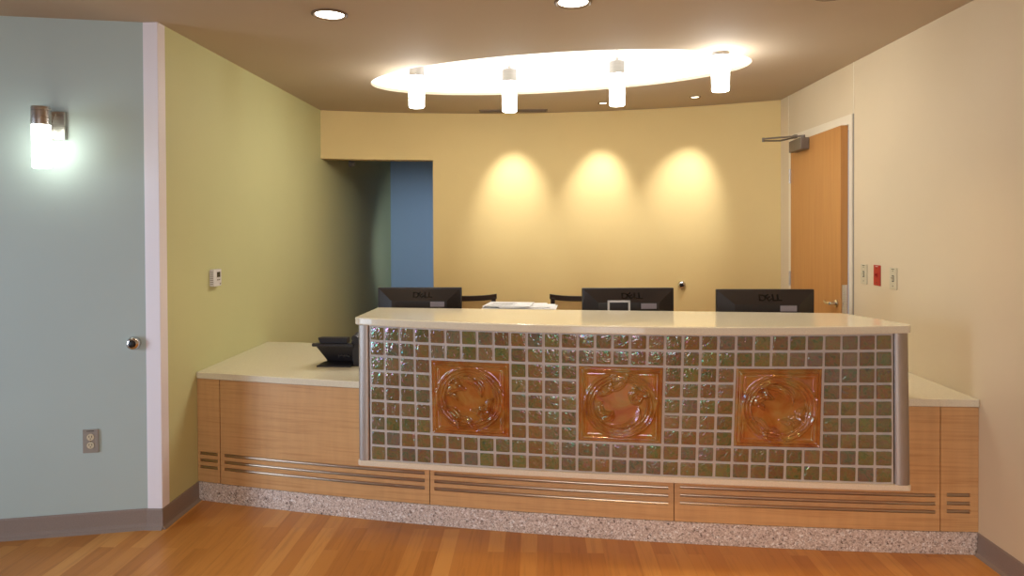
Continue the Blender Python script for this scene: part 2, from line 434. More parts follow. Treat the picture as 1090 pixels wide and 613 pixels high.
# right wall with the doorway
DY0, DY1, DZ = 4.377, 5.352, 2.152
b = MB()
b.box((XR + 0.06, (-4.2 + DY0) / 2, ZC / 2), (0.12, DY0 + 4.2, ZC))
b.box((XR + 0.06, (DY0 + DY1) / 2, (DZ + ZC) / 2), (0.12, DY1 - DY0, ZC - DZ))
b.box((XR + 0.06, (DY1 + 6.0) / 2, ZC / 2), (0.12, 6.0 - DY1, ZC))
struct('wall_right', b, 'cream', 'plain cream side wall right of the reception desk', 'wall')

# baseboards: rubber cove base with a small toe
def baseboard(name, p0, p1, nrm, label):
    p0, p1, n = Vector(p0), Vector(p1), Vector(nrm)
    prof = [(0.0, 0), (0.022, 0), (0.017, 0.006), (0.009, 0.014), (0.007, 0.03), (0.007, 0.096), (0.004, 0.102), (0.0, 0.102)]
    b = MB().sweep([[(p.x + n.x * d, p.y + n.y * d, z) for d, z in prof] for p in (p0, p1)])
    return struct(name, b, 'rubber', label, 'baseboard')
baseboard('baseboard_front', mB, Vector((-1.93, mint_at(-1.93))), -mn, 'taupe rubber baseboard along the foot of the mint wall')
baseboard('baseboard_left', (-1.871, 3.290), (-1.871, 3.662), (1, 0), 'short taupe rubber baseboard between the corner post and the desk')
baseboard('baseboard_post', (-1.947, 3.299), (-1.8655, 3.299), (0, -1), 'taupe rubber baseboard wrapping the foot of the corner post')
baseboard('baseboard_right', (XR, -4.0), (XR, 3.122), (-1, 0), 'taupe rubber baseboard along the cream wall right of the desk')

# ------------------------------------------------------------------ the door in the right wall
dl = math.atan2(0.039, 0.954)
door = MB()
LW, LT = 0.955, 0.045
# leaf-local: x along the leaf from hinge to latch (towards the camera), y = into the room, z up
LM = Matrix.Translation((1.984, 5.343, 0.008)) @ Matrix(((-math.sin(dl), -math.cos(dl), 0, 0), (-math.cos(dl), math.sin(dl), 0, 0), (0, 0, 1, 0), (0, 0, 0, 1)))
LH = 2.128
door.box((LW / 2, -LT / 2, LH / 2), (LW, LT, LH))
door = door.build('door_1', 'doorwood', bevel=0.0015)
door.matrix_world = LM
tag(door, 'maple veneer door standing slightly ajar in the cream wall', 'door', None, 'structure')
bpy.context.view_layer.update()
# lever handle (points back towards the hinge)
b = MB()
b.lathe([(0.0, 0), (0.026, 0), (0.026, 0.006), (0.02, 0.010), (0.011, 0.012), (0.011, 0.045), (0.0, 0.047)], (LW - 0.062, 0, 0.985), (0, 1, 0))
b.tube([(LW - 0.062, 0.042, 0.985), (LW - 0.085, 0.046, 0.984), (LW - 0.12, 0.044, 0.981), (LW - 0.15, 0.040, 0.983), (LW - 0.175, 0.036, 0.990)], [0.0105, 0.011, 0.0095, 0.0085, 0.007], 12)
b.build('door_handle', 'steel', door, smooth=True)['label'] = 'curved satin steel lever'
b = MB().box((LW + 0.001, -LT / 2, 1.0), (0.003, 0.03, 0.22)); b.box((LW + 0.004, -LT / 2, 0.985), (0.008, 0.016, 0.03)); b.cyl((LW, -LT / 2, 1.055), (LW + 0.004, -LT / 2, 1.055), 0.008, seg=16)
b.build('latch_plate', 'steel', door)
for hz in (1.875, 1.08, 0.28):
    b = MB().cyl((-0.008, 0.004, hz - 0.055), (-0.008, 0.004, hz + 0.055), 0.0075, seg=14)
    for q in (-1, 0, 1): b.cyl((-0.008, 0.004, hz + q * 0.036 - 0.001), (-0.008, 0.004, hz + q * 0.036 + 0.001), 0.0082, seg=14)
    b.box((-0.026, -0.006, hz), (0.034, 0.004, 0.11)); b.box((0.003, -0.010, hz), (0.003, 0.03, 0.11))
    b.build('hinge', 'nickel', door, smooth=True)
b = MB().box((0.275, 0.031, LH - 0.045), (0.262, 0.060, 0.085))
clo = b.build('door_closer', 'grey', door, bevel=0.004)
clo['label'] = 'grey box door closer with a folding arm'
b = MB()
b.cyl((0.37, 0.032, LH - 0.004), (0.37, 0.032, LH + 0.018), 0.013, seg=16)
b.tube([(0.37, 0.032, LH + 0.012), (0.30, 0.16, LH + 0.012), (0.235, 0.275, LH + 0.010)], 0.0065, 8)
b.cyl((0.235, 0.275, LH - 0.012), (0.235, 0.275, LH + 0.018), 0.009, seg=14)
b.tube([(0.235, 0.275, LH - 0.004), (0.16, 0.13, LH + 0.004), (0.09, 0.0, LH + 0.035)], 0.006, 8)
b.box((0.09, -0.002, LH + 0.042), (0.05, 0.022, 0.026))
b.build('closer_arm', 'grey', clo, smooth=True)

# door frame: two jambs and a head, with a stop and a thin grey strip painting the gap shadow
b = MB()
for y0, y1, z0, z1 in ((DY0 - 0.037, DY0 + 0.008, 0, DZ + 0.05), (DY1 - 0.006, DY1 + 0.055, 0, DZ + 0.05), (DY0 + 0.008, DY1 - 0.006, DZ - 0.008, DZ + 0.05)):
    b.box((XR + 0.055, (y0 + y1) / 2, (z0 + z1) / 2), (0.126, y1 - y0, z1 - z0))
struct('trim_2', b, 'doorwhite', 'off white door frame around the maple door', 'trim')
struct('trim_3', MB().box((XR - 0.001, 4.333, 1.1), (0.004, 0.007, 2.2)), 'greyplate', 'thin grey strip painted as the gap shadow at the wall joint beside the door frame', 'trim')
struct('trim_5', MB().box((XR - 0.001, 4.333, (2.2 + ZC) / 2), (0.004, 0.006, ZC - 2.2)), 'doorwhite', 'thin vertical wall joint above the latch side of the door frame', 'trim')
struct('trim_4', MB().box((XR - 0.001, 5.43, (DZ + 0.05 + ZC) / 2), (0.004, 0.006, ZC - DZ - 0.05)), 'doorwhite', 'thin vertical wall joint above the hinge side of the door', 'trim')
struct('wall_doorway', MB().box((XR + 0.62, 4.75, 1.2), (0.04, 1.8, 2.4)), 'cream', 'wall of the room beyond the ajar door', 'wall')

# ------------------------------------------------------------------ reception desk
desk = thing('reception_desk', 'curved reception desk with maple base, terrazzo foot and iridescent glass tile front', 'reception desk', (0.2, 3.4, 0))
DO = Vector((-0.2, -3.4, 0))
def dpart(mb, name, mat, parent=None, **kw):
    o = mb.build(name, mat, parent or desk, **kw)
    if parent is None: o.location = DO
    return o
bx = lambda a, b_, n: lin(a, b_, n)
# terrazzo foot
xs = lin(XL + 0.001, XR - 0.001, 48)
dpart(MB().band([(x, base_y(x)) for x in xs], [(x, base_y(x) + 0.06) for x in xs], 0.0, 0.1025), 'toe_kick', 'terrazzo', bevel=0.002)['label'] = 'speckled terrazzo foot'
# carcass behind the fronts
dpart(MB().band([(x, base_y(x) + 0.025) for x in xs], [(x, base_y(x) + 0.055) for x in xs], 0.1025, 0.673), 'carcass', 'black')
# maple fronts with three recessed metal channels each
SLZ = [0.262, 0.224, 0.187]; SH = 0.0085
seams = [XL + 0.001, -1.7274, -0.5385, 0.6471, 1.8333, XR - 0.001]
slots = [(-1.8555, -1.7447), (-1.7022, -0.5651), (-0.5149, 0.6212), (0.6752, 1.8127), (1.862, 1.9647)]
PT = 0.02
for i in range(5):
    x0, x1 = seams[i] + (0.002 if i else 0), seams[i + 1] - (0.002 if i < 4 else 0)
    s0, s1 = slots[i]
    if i == 4: dz = 0.010
    elif i == 3: dz = 0.006
    else: dz = 0.0
    n = max(3, int((s1 - s0) * 22))
    b = MB()
    for a, c in ((x0, s0), (s1, x1)):
        q = lin(a, c, 3); b.band([(x, base_y(x) + 0.001) for x in q], [(x, base_y(x) + PT) for x in q], 0.105, 0.672)
    q = lin(s0, s1, n); zz = [0.105]
    for z in sorted(SLZ): zz += [z + dz - SH, z + dz + SH]
    zz.append(0.672)
    for k in range(0, len(zz), 2): b.band([(x, base_y(x) + 0.001) for x in q], [(x, base_y(x) + PT) for x in q], zz[k], zz[k + 1])
    bmesh.ops.remove_doubles(b.bm, verts=b.bm.verts, dist=1e-5)
    fp = dpart(b, 'front_panel', 'maple')
    for z in SLZ:
        prof = [(0.001 + 0.008 * math.sin(math.pi * t / 8), z + dz + SH * math.cos(math.pi * t / 8)) for t in range(9)]
        MB().open_sweep([[(x, base_y(x) + d, h) for d, h in prof] for x in q]).build('vent_slot', 'bronze', fp, smooth=True)

# raised tile front: a ruled, gently bowed face between the ledge arc and the top arc
UX0, UX1 = -0.880, 1.653
ZB, ZT = 0.353, 1.018
LEDGESET = 0.010
def topset(x): return 0.018 + 0.018 * max(0.0, 1 - ((x - 0.39) / 1.27) ** 2)
def face_ends(z):
    k = (z - ZB) / (ZT - ZB)
    return UX0 + 0.004 - 0.006 * k, UX1 - 0.009 + 0.012 * k
def face_u(x, z):
    a, c = face_ends(z); return (x - a) / (c - a)
def face_pt(u, z, off=0.0):
    k = (z - ZB) / (ZT - ZB); xa, xc = face_ends(z); x = xa + (xc - xa) * u
    f = lambda xx: (ledge_y(xx) + LEDGESET) * (1 - k) + (slab_y(xx) + topset(xx)) * k
    e = 1e-3; dx = Vector((2 * e, f(x + e) - f(x - e))).normalized()
    return Vector((x + dx.y * off, f(x) - dx.x * off, z))
# body of the raised front
rows = []
for k in range(33):
    u = k / 32; a, c = face_pt(u, ZB, -0.012), face_pt(u, ZT, -0.012)
    x = a.x; rows.append([tuple(a), tuple(c), (c.x, base_y(c.x) + 0.10, ZT), (x, base_y(x) + 0.10, ZB)])
dpart(MB().sweep(rows), 'front_wall', 'ledge')
# ledge under the tiles
def rounded_front(fy, x0, x1, r, n=36):
    pts = []
    for k in range(6):
        a = math.pi / 2 * k / 5; pts.append((x0 + r - r * math.cos(a), fy(x0 + r) + r - r * math.sin(a)))
    for x in lin(x0 + r, x1 - r, n)[1:-1]: pts.append((x, fy(x)))
    for k in range(6):
        a = math.pi / 2 * (1 - k / 5); pts.append((x1 - r + r * math.cos(a), fy(x1 - r) + r - r * math.sin(a)))
    return pts
LX0, LX1 = -0.883, 1.652
pl = rounded_front(ledge_y, LX0, LX1, 0.02)
pl += [(x, base_y(x) + 0.03) for x in lin(LX1, LX0, 30)]
dpart(MB().prism(pl, 0.326, 0.3535), 'ledge', 'ledge', bevel=0.004)
# metal end columns (half round)
def end_column(u0, u1):
    rows = []
    for z in lin(ZB + 0.001, ZT - 0.001, 8):
        a, c = face_pt(u0, z), face_pt(u1, z); mid = (a + c) / 2; r = (c - a).length / 2
        t = (c - a).normalized(); nn = Vector((t.y, -t.x, 0))
        ring = [tuple(mid - t * r * math.cos(math.pi * k / 14) + nn * r * 0.40 * math.sin(math.pi * k / 14)) for k in range(15)]
        ring += [tuple(c - nn * 0.02), tuple(a - nn * 0.02)]
        rows.append(ring)
    return MB().sweep(rows)
PW = 0.0215
dpart(end_column(0.0, PW), 'end_column', 'column', smooth=True)['label'] = 'brushed metal half round column at the left end'
dpart(end_column(1 - PW - 0.004, 1.0), 'end_column', 'column', smooth=True)['label'] = 'brushed metal half round column at the right end'
# grout bed
G0, G1 = PW + 0.0015, 1 - PW - 0.0055
rows = []
for k in range(49):
    u = G0 + (G1 - G0) * k / 48
    rows.append([tuple(face_pt(u, ZB, 0)), tuple(face_pt(u, ZT, 0)), tuple(face_pt(u, ZT, -0.012)), tuple(face_pt(u, ZB, -0.012))])
panel = dpart(MB().sweep(rows), 'tile_panel', 'grout')
NCOL, NROW = 31, 9
CU = (G1 - G0 - 0.003) / NCOL; U0 = G0 + 0.0015
RZ = (ZT - ZB - 0.006) / NROW; Z0 = ZB + 0.003
GAPU, GAPZ = 0.0062 / (UX1 - UX0), 0.0062
TINTS = [(110, 122, 84), (142, 110, 76), (138, 104, 84), (124, 120, 108), (114, 134, 80), (136, 126, 88), (106, 112, 116), (158, 116, 74), (98, 116, 88), (128, 120, 78), (146, 124, 96), (112, 100, 84)]
b = MB(); bm = b.bm; lay = bm.loops.layers.float_color.new('tile_tint')
def in_square(c, r): return 2 <= r <= 6 and any(s <= c < s + 5 for s in (4, 13, 22))
TN = 6
for c in range(NCOL):
    for r in range(NROW):
        if in_square(c, r): continue
        ua, ub = U0 + c * CU + GAPU, U0 + (c + 1) * CU - GAPU
        za, zb = Z0 + r * RZ + GAPZ, Z0 + (r + 1) * RZ - GAPZ
        t0 = random.choice(TINTS); j = random.uniform(0.82, 1.12); tint = srgb(*[min(255, v * j * 0.82) for v in t0])
        tx, tz = random.uniform(-0.0012, 0.0012), random.uniform(-0.0012, 0.0012)
        h0 = random.uniform(0.0045, 0.0065); ph = [random.uniform(0, 6.28) for _ in range(3)]
        g = []
        for i in range(TN + 1):
            row = []
            for k in range(TN + 1):
                s, w = i / TN * 2 - 1, k / TN * 2 - 1
                edge = max(abs(s), abs(w)); cr = abs(s) ** 6 * abs(w) ** 6
                h = h0 - 0.0014 * edge ** 12 + tx * s + tz * w + 0.0005 * math.sin(2.4 * s + ph[0]) * math.sin(2.1 * w + ph[1])
                s2, w2 = s * (1 - 0.02 * cr), w * (1 - 0.02 * cr)
                row.append(bm.verts.new(face_pt(ua + (ub - ua) * (s2 + 1) / 2, za + (zb - za) * (w2 + 1) / 2, h)))
            g.append(row)
        fs = []
        for i in range(TN):
            for k in range(TN): fs.append(bm.faces.new((g[i][k], g[i + 1][k], g[i + 1][k + 1], g[i][k + 1])))
        per = [g[i][0] for i in range(TN + 1)] + [g[TN][k] for k in range(1, TN + 1)] + [g[i][TN] for i in range(TN - 1, -1, -1)] + [g[0][k] for k in range(TN - 1, 0, -1)]
        low = []
        for v in per:
            p = v.co; q = face_pt(face_u(p.x, p.z), p.z, -0.002); low.append(bm.verts.new(q))
        for k in range(len(per)):
            k2 = (k + 1) % len(per); fs.append(bm.faces.new((per[k2], per[k], low[k], low[k2])))
        for f in fs:
            for lp in f.loops: lp[lay] = tint
tf = b.build('glass_tiles', 'tile', panel, smooth=True)
tf['label'] = 'small square iridescent glass tiles in green, brown and violet'

# relief tiles
def ridge(d, w): return math.exp(-(d / w) ** 2)
def relief_h(u, v, flip):
    h = 0.010
    e = max(abs(u), abs(v))
    h += 0.0045 * ridge(e - 0.87, 0.025) - 0.003 * ridge(e - 0.925, 0.03) + 0.002 * ridge(e - 0.80, 0.02)
    if e > 0.97: h -= 0.006 * (e - 0.97) / 0.03
    x, y = u / 1.1, (v - 0.01) / 1.1
    r = math.hypot(x, y); a = math.atan2(y, x)
    h += 0.0075 * ridge(r - 0.755, 0.030) + 0.006 * ridge(r - 0.675, 0.026) + 0.005 * ridge(r - 0.60, 0.022)
    if r < 0.57: h -= 0.003
    def petal(cx, cy, ang, L, W, hh):
        dx, dy = x - cx, y - cy; p = dx * math.cos(ang) + dy * math.sin(ang); q = -dx * math.sin(ang) + dy * math.cos(ang)
        q += 0.5 * p * p / L
        k = 1 - (p / L) ** 2 - (q / W) ** 2
        return hh * (math.sqrt(k) * (0.8 + 0.2 * math.cos(q / W * 7))) if k > 0 else 0
    for cx, cy, ang, L, W, hh in ((-0.36, 0.22, 0.5, 0.17, 0.10, 0.009), (-0.24, 0.26, 2.2, 0.15, 0.07, 0.009), (-0.34, 0.06, -0.5, 0.12, 0.05, 0.007),
                                  (0.05, 0.38, -0.55, 0.34, 0.07, 0.007), (0.22, 0.30, -1.0, 0.22, 0.06, 0.006),
                                  (0.30, -0.22, 0.2, 0.16, 0.08, 0.009), (0.38, -0.10, 1.3, 0.14, 0.06, 0.009), (0.20, -0.30, -0.7, 0.16, 0.07, 0.008),
                                  (-0.30, -0.34, -0.9, 0.26, 0.07, 0.007), (-0.08, -0.46, -0.4, 0.22, 0.05, 0.006)):
        h = max(h, h + petal(cx * flip * 1.12, cy * 1.12, ang if flip > 0 else math.pi - ang, L * 1.2, W * 1.2, hh * 1.5))
    return h
NR = 110
for i, c0 in enumerate((4, 13, 22)):
    ua, ub = U0 + c0 * CU + GAPU * 0.8, U0 + (c0 + 5) * CU - GAPU * 0.8
    za, zb = Z0 + 2 * RZ + GAPZ * 0.8, Z0 + 7 * RZ - GAPZ * 0.8
    b = MB(); bm = b.bm; rot = (0, 2, 0)[i]
    V = []
    for k in range(NR + 1):
        row = []
        for m in range(NR + 1):
            s, w = k / NR * 2 - 1, m / NR * 2 - 1
            row.append(bm.verts.new(face_pt(ua + (ub - ua) * k / NR, za + (zb - za) * m / NR, 1.5 * relief_h(s, w, -1 if i == 1 else 1) - 0.005)))
        V.append(row)
    for k in range(NR):
        for m in range(NR): bm.faces.new((V[k][m], V[k + 1][m], V[k + 1][m + 1], V[k][m + 1]))
    per = [V[k][0] for k in range(NR + 1)] + [V[NR][m] for m in range(1, NR + 1)] + [V[k][NR] for k in range(NR - 1, -1, -1)] + [V[0][m] for m in range(NR - 1, 0, -1)]
    low = [bm.verts.new(face_pt(face_u(v.co.x, v.co.z), v.co.z, -0.002)) for v in per]
    for k in range(len(per)):
        k2 = (k + 1) % len(per); bm.faces.new((per[k2], per[k], low[k], low[k2]))
    o = b.build('relief_tile', 'relief', panel, smooth=True)
    o['label'] = 'large amber glazed relief tile with rings and leaves, ' + ('left', 'middle', 'right')[i] + ' of three'

# transaction top: a thing of its own
BK0, BK1 = (-0.884, 3.730), (1.53, 3.478)
pl = rounded_front(slab_y, -0.901, 1.670, 0.03, 40) + [(1.565, 3.455), (1.535, 3.478)] + [(x, BK0[1] + (BK1[1] - BK0[1]) * (x - BK0[0]) / (BK1[0] - BK0[0])) for x in lin(1.5, -0.85, 8)] + [BK0]
tt = MB().prism([(x - 0.35, y - 3.2) for x, y in pl], -0.0185, 0.0185).build('transaction_top', 'top', bevel=0.006, seg=3, loc=(0.35, 3.2, 1.0365))
tag(tt, 'long beige raised transaction top along the tiled front of the desk', 'countertop')
# lower worktop, wall to wall
xs = lin(XL + 0.002, XR - 0.002, 48)
WB = lambda x: 4.635 - (x - XL) * (4.635 - 4.05) / (XR - XL)
pl = [(x, base_y(x) - 0.008) for x in lin(XL + 0.002, UX0 - 0.003, 12)]
pl += [(x, base_y(x) + 0.103) for x in lin(UX0 - 0.003, UX1 + 0.003, 24)]
pl += [(x, base_y(x) - 0.008) for x in lin(UX1 + 0.003, XR - 0.002, 8)]
pl += [(x, WB(x)) for x in lin(XR - 0.002, XL + 0.002, 6)]
b = MB().prism([(x - 0.08, y - 3.9) for x, y in pl], -0.0175, 0.0175)
wt = b.build('worktop', 'top', bevel=0.003, loc=(0.08, 3.9, 0.6925))
tag(wt, 'lower beige worktop running behind the raised tile front from wall to wall', 'countertop')
WZ = 0.71
# legs panel below the rear of the worktop
for px_, lab in ((-1.79, 'l'), (0.1, 'm'), (1.95, 'r')):
    y0, y1 = base_y(px_) + 0.07, WB(px_) - 0.06
    dpart(MB().box((px_, (y0 + y1) / 2, 0.335), (0.03, y1 - y0, 0.67)), 'support_panel', 'maple')

# ------------------------------------------------------------------ monitors seen from behind
def letters(size, depth, mat, parent, mx):
    bm = bmesh.new(); x = 0
    for ch, rz, adv in (('D', 0, 0.80), ('E', 0.62, 0.86), ('L', 0, 0.66), ('L', 0, 0.6)):
        cu = bpy.data.curves.new('letter', 'FONT'); cu.body = ch; cu.size = size * 1.45; cu.extrude = depth; cu.offset = size * 0.045
        cu.align_x = 'CENTER'; cu.align_y = 'CENTER'
        o = bpy.data.objects.new('letter', cu); COL.objects.link(o); bpy.context.view_layer.update()
        me = bpy.data.meshes.new_from_object(o.evaluated_get(bpy.context.evaluated_depsgraph_get()))
        me.transform(Matrix.Translation((x + adv * size / 2, 0, 0)) @ Matrix.Rotation(rz, 4, 'Z') @ Matrix.Diagonal((1.1, 1, 1, 1)))
        bm.from_mesh(me); bpy.data.objects.remove(o); x += adv * size * 1.14
    bmesh.ops.translate(bm, vec=(-x / 2 + 0.002, 0, 0), verts=bm.verts)
    bmesh.ops.transform(bm, matrix=mx, verts=bm.verts)
    me = bpy.data.meshes.new('logo'); bm.to_mesh(me); bm.free()
    o = bpy.data.objects.new('logo', me); COL.objects.link(o); me.materials.append(M[mat]); o.parent = parent
    return o
def make_monitor(label, w=0.51):
    t = thing('computer_monitor', label, 'monitor', (0, 0, 0), 0, 'computer monitors behind the reception desk')
    h, zt = 0.335, 0.435; zb = zt - h
    # housing seen from behind: rim slab and raised, bevelled back
    b = MB(); b.box((0, 0.012, (zt + zb) / 2), (w, 0.024, h)); hs = b.build('screen_housing', 'black', t, bevel=0.004)
    b = MB(); i0, i1, dp = 0.006, 0.088, 0.032
    A = [(-w / 2 + i0, 0.0, zb + i0), (w / 2 - i0, 0.0, zb + i0), (w / 2 - i0, 0.0, zt - i0), (-w / 2 + i0, 0.0, zt - i0)]
    B = [(-w / 2 + i1, -dp, zb + 0.05), (w / 2 - i1, -dp, zb + 0.05), (w / 2 - i1, -dp, zt - 0.078), (-w / 2 + i1, -dp, zt - 0.078)]
    va = [b.bm.verts.new(p) for p in A]; vb = [b.bm.verts.new(p) for p in B]
    b.bm.faces.new(vb)
    for k in range(4): b.bm.faces.new((va[k], va[(k + 1) % 4], vb[(k + 1) % 4], vb[k]))
    b.bm.faces.new(va[::-1]); b.build('back_cover', 'black', t, bevel=0.003)
    sl = math.atan2(dp, 0.072)
    mx = Matrix.Translation((0.02, -0.0165, zt - 0.045)) @ Matrix.Rotation(math.pi / 2 - sl, 4, 'X')
    letters(0.034, 0.0012, 'logo', t, mx)['label'] = 'four letter logo with a tilted second letter'
    b = MB().box((0.11, -dp - 0.0008, zt - 0.098), (0.085, 0.0016, 0.03)); b.build('sticker', 'sticker', t)
    b = MB().quad([(-w / 2 + 0.018, 0.0246, zb + 0.02), (w / 2 - 0.018, 0.0246, zb + 0.02), (w / 2 - 0.018, 0.0246, zt - 0.018), (-w / 2 + 0.018, 0.0246, zt - 0.018)]); b.build('screen', 'lcd', t)
    b = MB().box((0, -0.045, 0.14), (0.07, 0.03, 0.27)); b.box((0, -0.03, 0.24), (0.09, 0.03, 0.09)); b.build('stand', 'black', t, bevel=0.006)
    b = MB().prism([(0.13 * math.cos(a * math.pi / 16) * (1 if abs(math.cos(a * math.pi / 16)) < 0.95 else 0.97), -0.02 + 0.09 * math.sin(a * math.pi / 16)) for a in range(32)], 0, 0.012); b.build('foot', 'black', t, bevel=0.003)
    return t
m1 = make_monitor('black computer monitor nearest the olive wall, in front of the passage opening')
for src, lab in ((m1, 'black computer monitor at the centre of the desk with a white square on its back'), (m1, 'black computer monitor in front of the maple door')):
    o = copy_tree(src); o['label'] = lab
    if 'centre' in lab: m2 = o
    else: m3 = o
m1.location = (-0.707, 4.085, WZ - 0.012); m1.rotation_euler = (0, 0, math.radians(1.5))
m2.location = (0.511, 3.785, WZ + 0.008); m2.rotation_euler = (0, 0, math.radians(1.0))
m3.location = (1.213, 3.625, WZ + 0.008); m3.rotation_euler = (0, 0, math.radians(-1.0))
for m, dz in ((m1, 0.012), (m2, -0.008), (m3, -0.008)):
    m.location.z = WZ
    for ch in m.children:
        pass
for m, dz in ((m1, -0.012), (m2, 0.011), (m3, 0.017)):
    for ch in m.children:
        if not ch.name.startswith(('foot', 'stand')): ch.location.z += dz
b = MB()
for cx, cz, sx, sz in ((0, 0.045, 0.125, 0.011), (-0.057, 0, 0.011, 0.1), (0.057, 0, 0.011, 0.1)): b.box((cx - 0.055, -0.036, 0.33 + cz), (sx, 0.004, sz))
b.build('label_frame', 'whiteplastic', m2)['label'] = 'white square outline on the back'

# ------------------------------------------------------------------ office chairs behind the desk
def make_chair(label):
    t = thing('office_chair', label, 'chair', (0, 0, 0), 0, 'office chairs behind the desk')
    b = MB()
    # wooden back frame: top rail with flared ends, posts, bottom rail
    rows = []
    for k in range(13):
        s = k / 12 * 2 - 1; x = s * 0.285; lift = 0.012 * abs(s) ** 4; y = -0.18 + 0.035 * s * s - 0.03
        rows.append([(x, y - 0.014, 0.952 + lift), (x, y + 0.014, 0.952 + lift), (x, y + 0.014, 0.990 + lift), (x, y - 0.014, 0.990 + lift)])
    b.sweep(rows)
    rows = [[(p[0] * 0.93, p[1], p[2] - 0.40 if p[2] < 0.975 else p[2] - 0.41) for p in r] for r in rows]; b.sweep(rows)
    for sx in (-1, 1): b.box((sx * 0.262, -0.185, 0.765), (0.032, 0.03, 0.42))
    b.build('back_frame', 'darkwood', t, bevel=0.003)
    rows = []
    for k in range(9):
        s = k / 8 * 2 - 1; x = s * 0.25; y = -0.205 + 0.03 * s * s
        rows.append([(x, y - 0.004, 0.57), (x, y + 0.004, 0.57), (x, y + 0.004, 0.955), (x, y - 0.004, 0.955)])
    MB().sweep(rows).build('back_panel', 'cane', t)
    MB().box((0, 0.05, 0.455), (0.5, 0.48, 0.07)).build('seat', 'fabric', t, bevel=0.025, seg=4)
    for sx in (-1, 1):
        a = MB().tube([(sx * 0.262, -0.18, 0.66), (sx * 0.29, -0.05, 0.67), (sx * 0.29, 0.16, 0.66), (sx * 0.275, 0.19, 0.60), (sx * 0.25, 0.16, 0.47)], 0.016, 10); a.build('armrest', 'darkwood', t, smooth=True)
    b = MB().cyl((0, 0.03, 0.10), (0, 0.03, 0.42), 0.028); b.cyl((0, 0.03, 0.40), (0, 0.03, 0.425), 0.11); b.box((0, -0.12, 0.47), (0.12, 0.18, 0.03)); b.box((0, -0.205, 0.53), (0.12, 0.02, 0.13)); b.build('pedestal', 'black', t, smooth=True)
    for k in range(5):
        a = k * 2 * math.pi / 5 + 0.3; e = Vector((math.cos(a) * 0.29, 0.03 + math.sin(a) * 0.29, 0.075))
        l = MB().tube([(0, 0.03, 0.11), tuple(e)], [0.026, 0.018], 8).build('base_leg', 'black', t, smooth=True)
        MB().cyl((e.x - 0.02 * math.sin(a), e.y + 0.02 * math.cos(a), 0.03), (e.x + 0.02 * math.sin(a), e.y - 0.02 * math.cos(a), 0.03), 0.03, seg=16).cyl((e.x, e.y, 0.03), (e.x, e.y, 0.08), 0.008, seg=8).build('caster', 'rubberblack', l, smooth=True)
    return t
c1 = make_chair('dark wood cane back office chair beside the left monitor')
c2 = copy_tree(c1); c2['label'] = 'dark wood cane back office chair beside the centre monitor'
c1.location = (-0.585, 5.19, 0); c2.location = (0.39, 5.17, 0)
c1.rotation_euler = (0, 0, 0.04); c2.rotation_euler = (0, 0, -0.03)

# ------------------------------------------------------------------ papers on a letter tray
tray = thing('letter_tray', 'black letter tray tower under the white papers behind the transaction top', 'letter tray', (-0.09, 3.90, WZ), math.radians(-6))
for z in (0.005, 0.11, 0.215, 0.318):
    b = MB().box((0, 0, z), (0.36, 0.25, 0.008))
    if z < 0.3: b.box((0, 0.122, z + 0.012), (0.36, 0.006, 0.025))
    b.build('shelf', 'black', tray)
for sx in (-1, 1):
    for sy in (-1, 1): MB().box((sx * 0.172, sy * 0.115, 0.16), (0.012, 0.012, 0.308)).build('post', 'black', tray)
tz = WZ + 0.3225
for k, (x, y, rz, w, d, th) in enumerate(((-0.09, 3.905, -4, 0.41, 0.24, 0.008), (-0.065, 3.90, 3, 0.28, 0.22, 0.007), (-0.155, 3.91, -9, 0.26, 0.21, 0.006))):
    z = tz + (0.0, 0.008, 0.015)[k]
    o = thing('paper_stack', ('wide loose sheets of white paper at the bottom of the pile behind the transaction top', 'printed white form in the middle of the paper pile behind the transaction top', 'topmost white sheet with printed lines on the pile behind the transaction top')[k], 'papers', (x, y, z), math.radians(rz), 'papers behind the transaction top')
    b = MB()
    for q in range(3): b.box((random.uniform(-0.01, 0.01), random.uniform(-0.005, 0.005), th * (q + 0.5) / 3), (w, d, th / 3), random.uniform(-0.02, 0.02))
    b.build('sheets', 'paper', o)
    b = MB()
    for q in range(5): b.box((-0.05 + 0.02 * (q % 2), -d * 0.36 + d * 0.16 * q, th + 0.0003), (w * 0.55, 0.006, 0.0006))
    b.build('print', 'ink', o)

# ------------------------------------------------------------------ telephone on the left of the worktop
ph = thing('desk_telephone', 'black desk telephone seen from behind on the left end of the lower worktop', 'telephone', (-1.143, 3.81, WZ), math.radians(-3))
def wedge(pa, pb):   # two quads -> solid
    b = MB(); A = [b.bm.verts.new(p) for p in pa]; B = [b.bm.verts.new(p) for p in pb]
    b.bm.faces.new(A[::-1]); b.bm.faces.new(B)
    for k in range(4): b.bm.faces.new((A[k], A[(k + 1) % 4], B[(k + 1) % 4], B[k]))
    return b
wedge([(-0.105, -0.03, 0.0), (0.10, -0.03, 0.0), (0.10, 0.11, 0.0), (-0.06, 0.11, 0.0)], [(-0.103, -0.028, 0.008), (0.098, -0.028, 0.008), (0.095, 0.07, 0.028), (-0.062, 0.07, 0.028)]).build('foot_plate', 'phone', ph, bevel=0.003)
wedge([(-0.06, 0.03, 0.024), (0.095, 0.03, 0.024), (0.095, 0.12, 0.02), (-0.06, 0.12, 0.02)], [(-0.105, -0.03, 0.118), (0.115, -0.03, 0.118), (0.115, 0.15, 0.05), (-0.105, 0.15, 0.05)]).build('body', 'phone', ph, bevel=0.004)
b = MB()
for k in range(5): b.box((0.02 + 0.014 * k, 0.012, 0.058 + 0.006 * (k % 2)), (0.009, 0.03, 0.008))
b.build('jack', 'dark', ph)
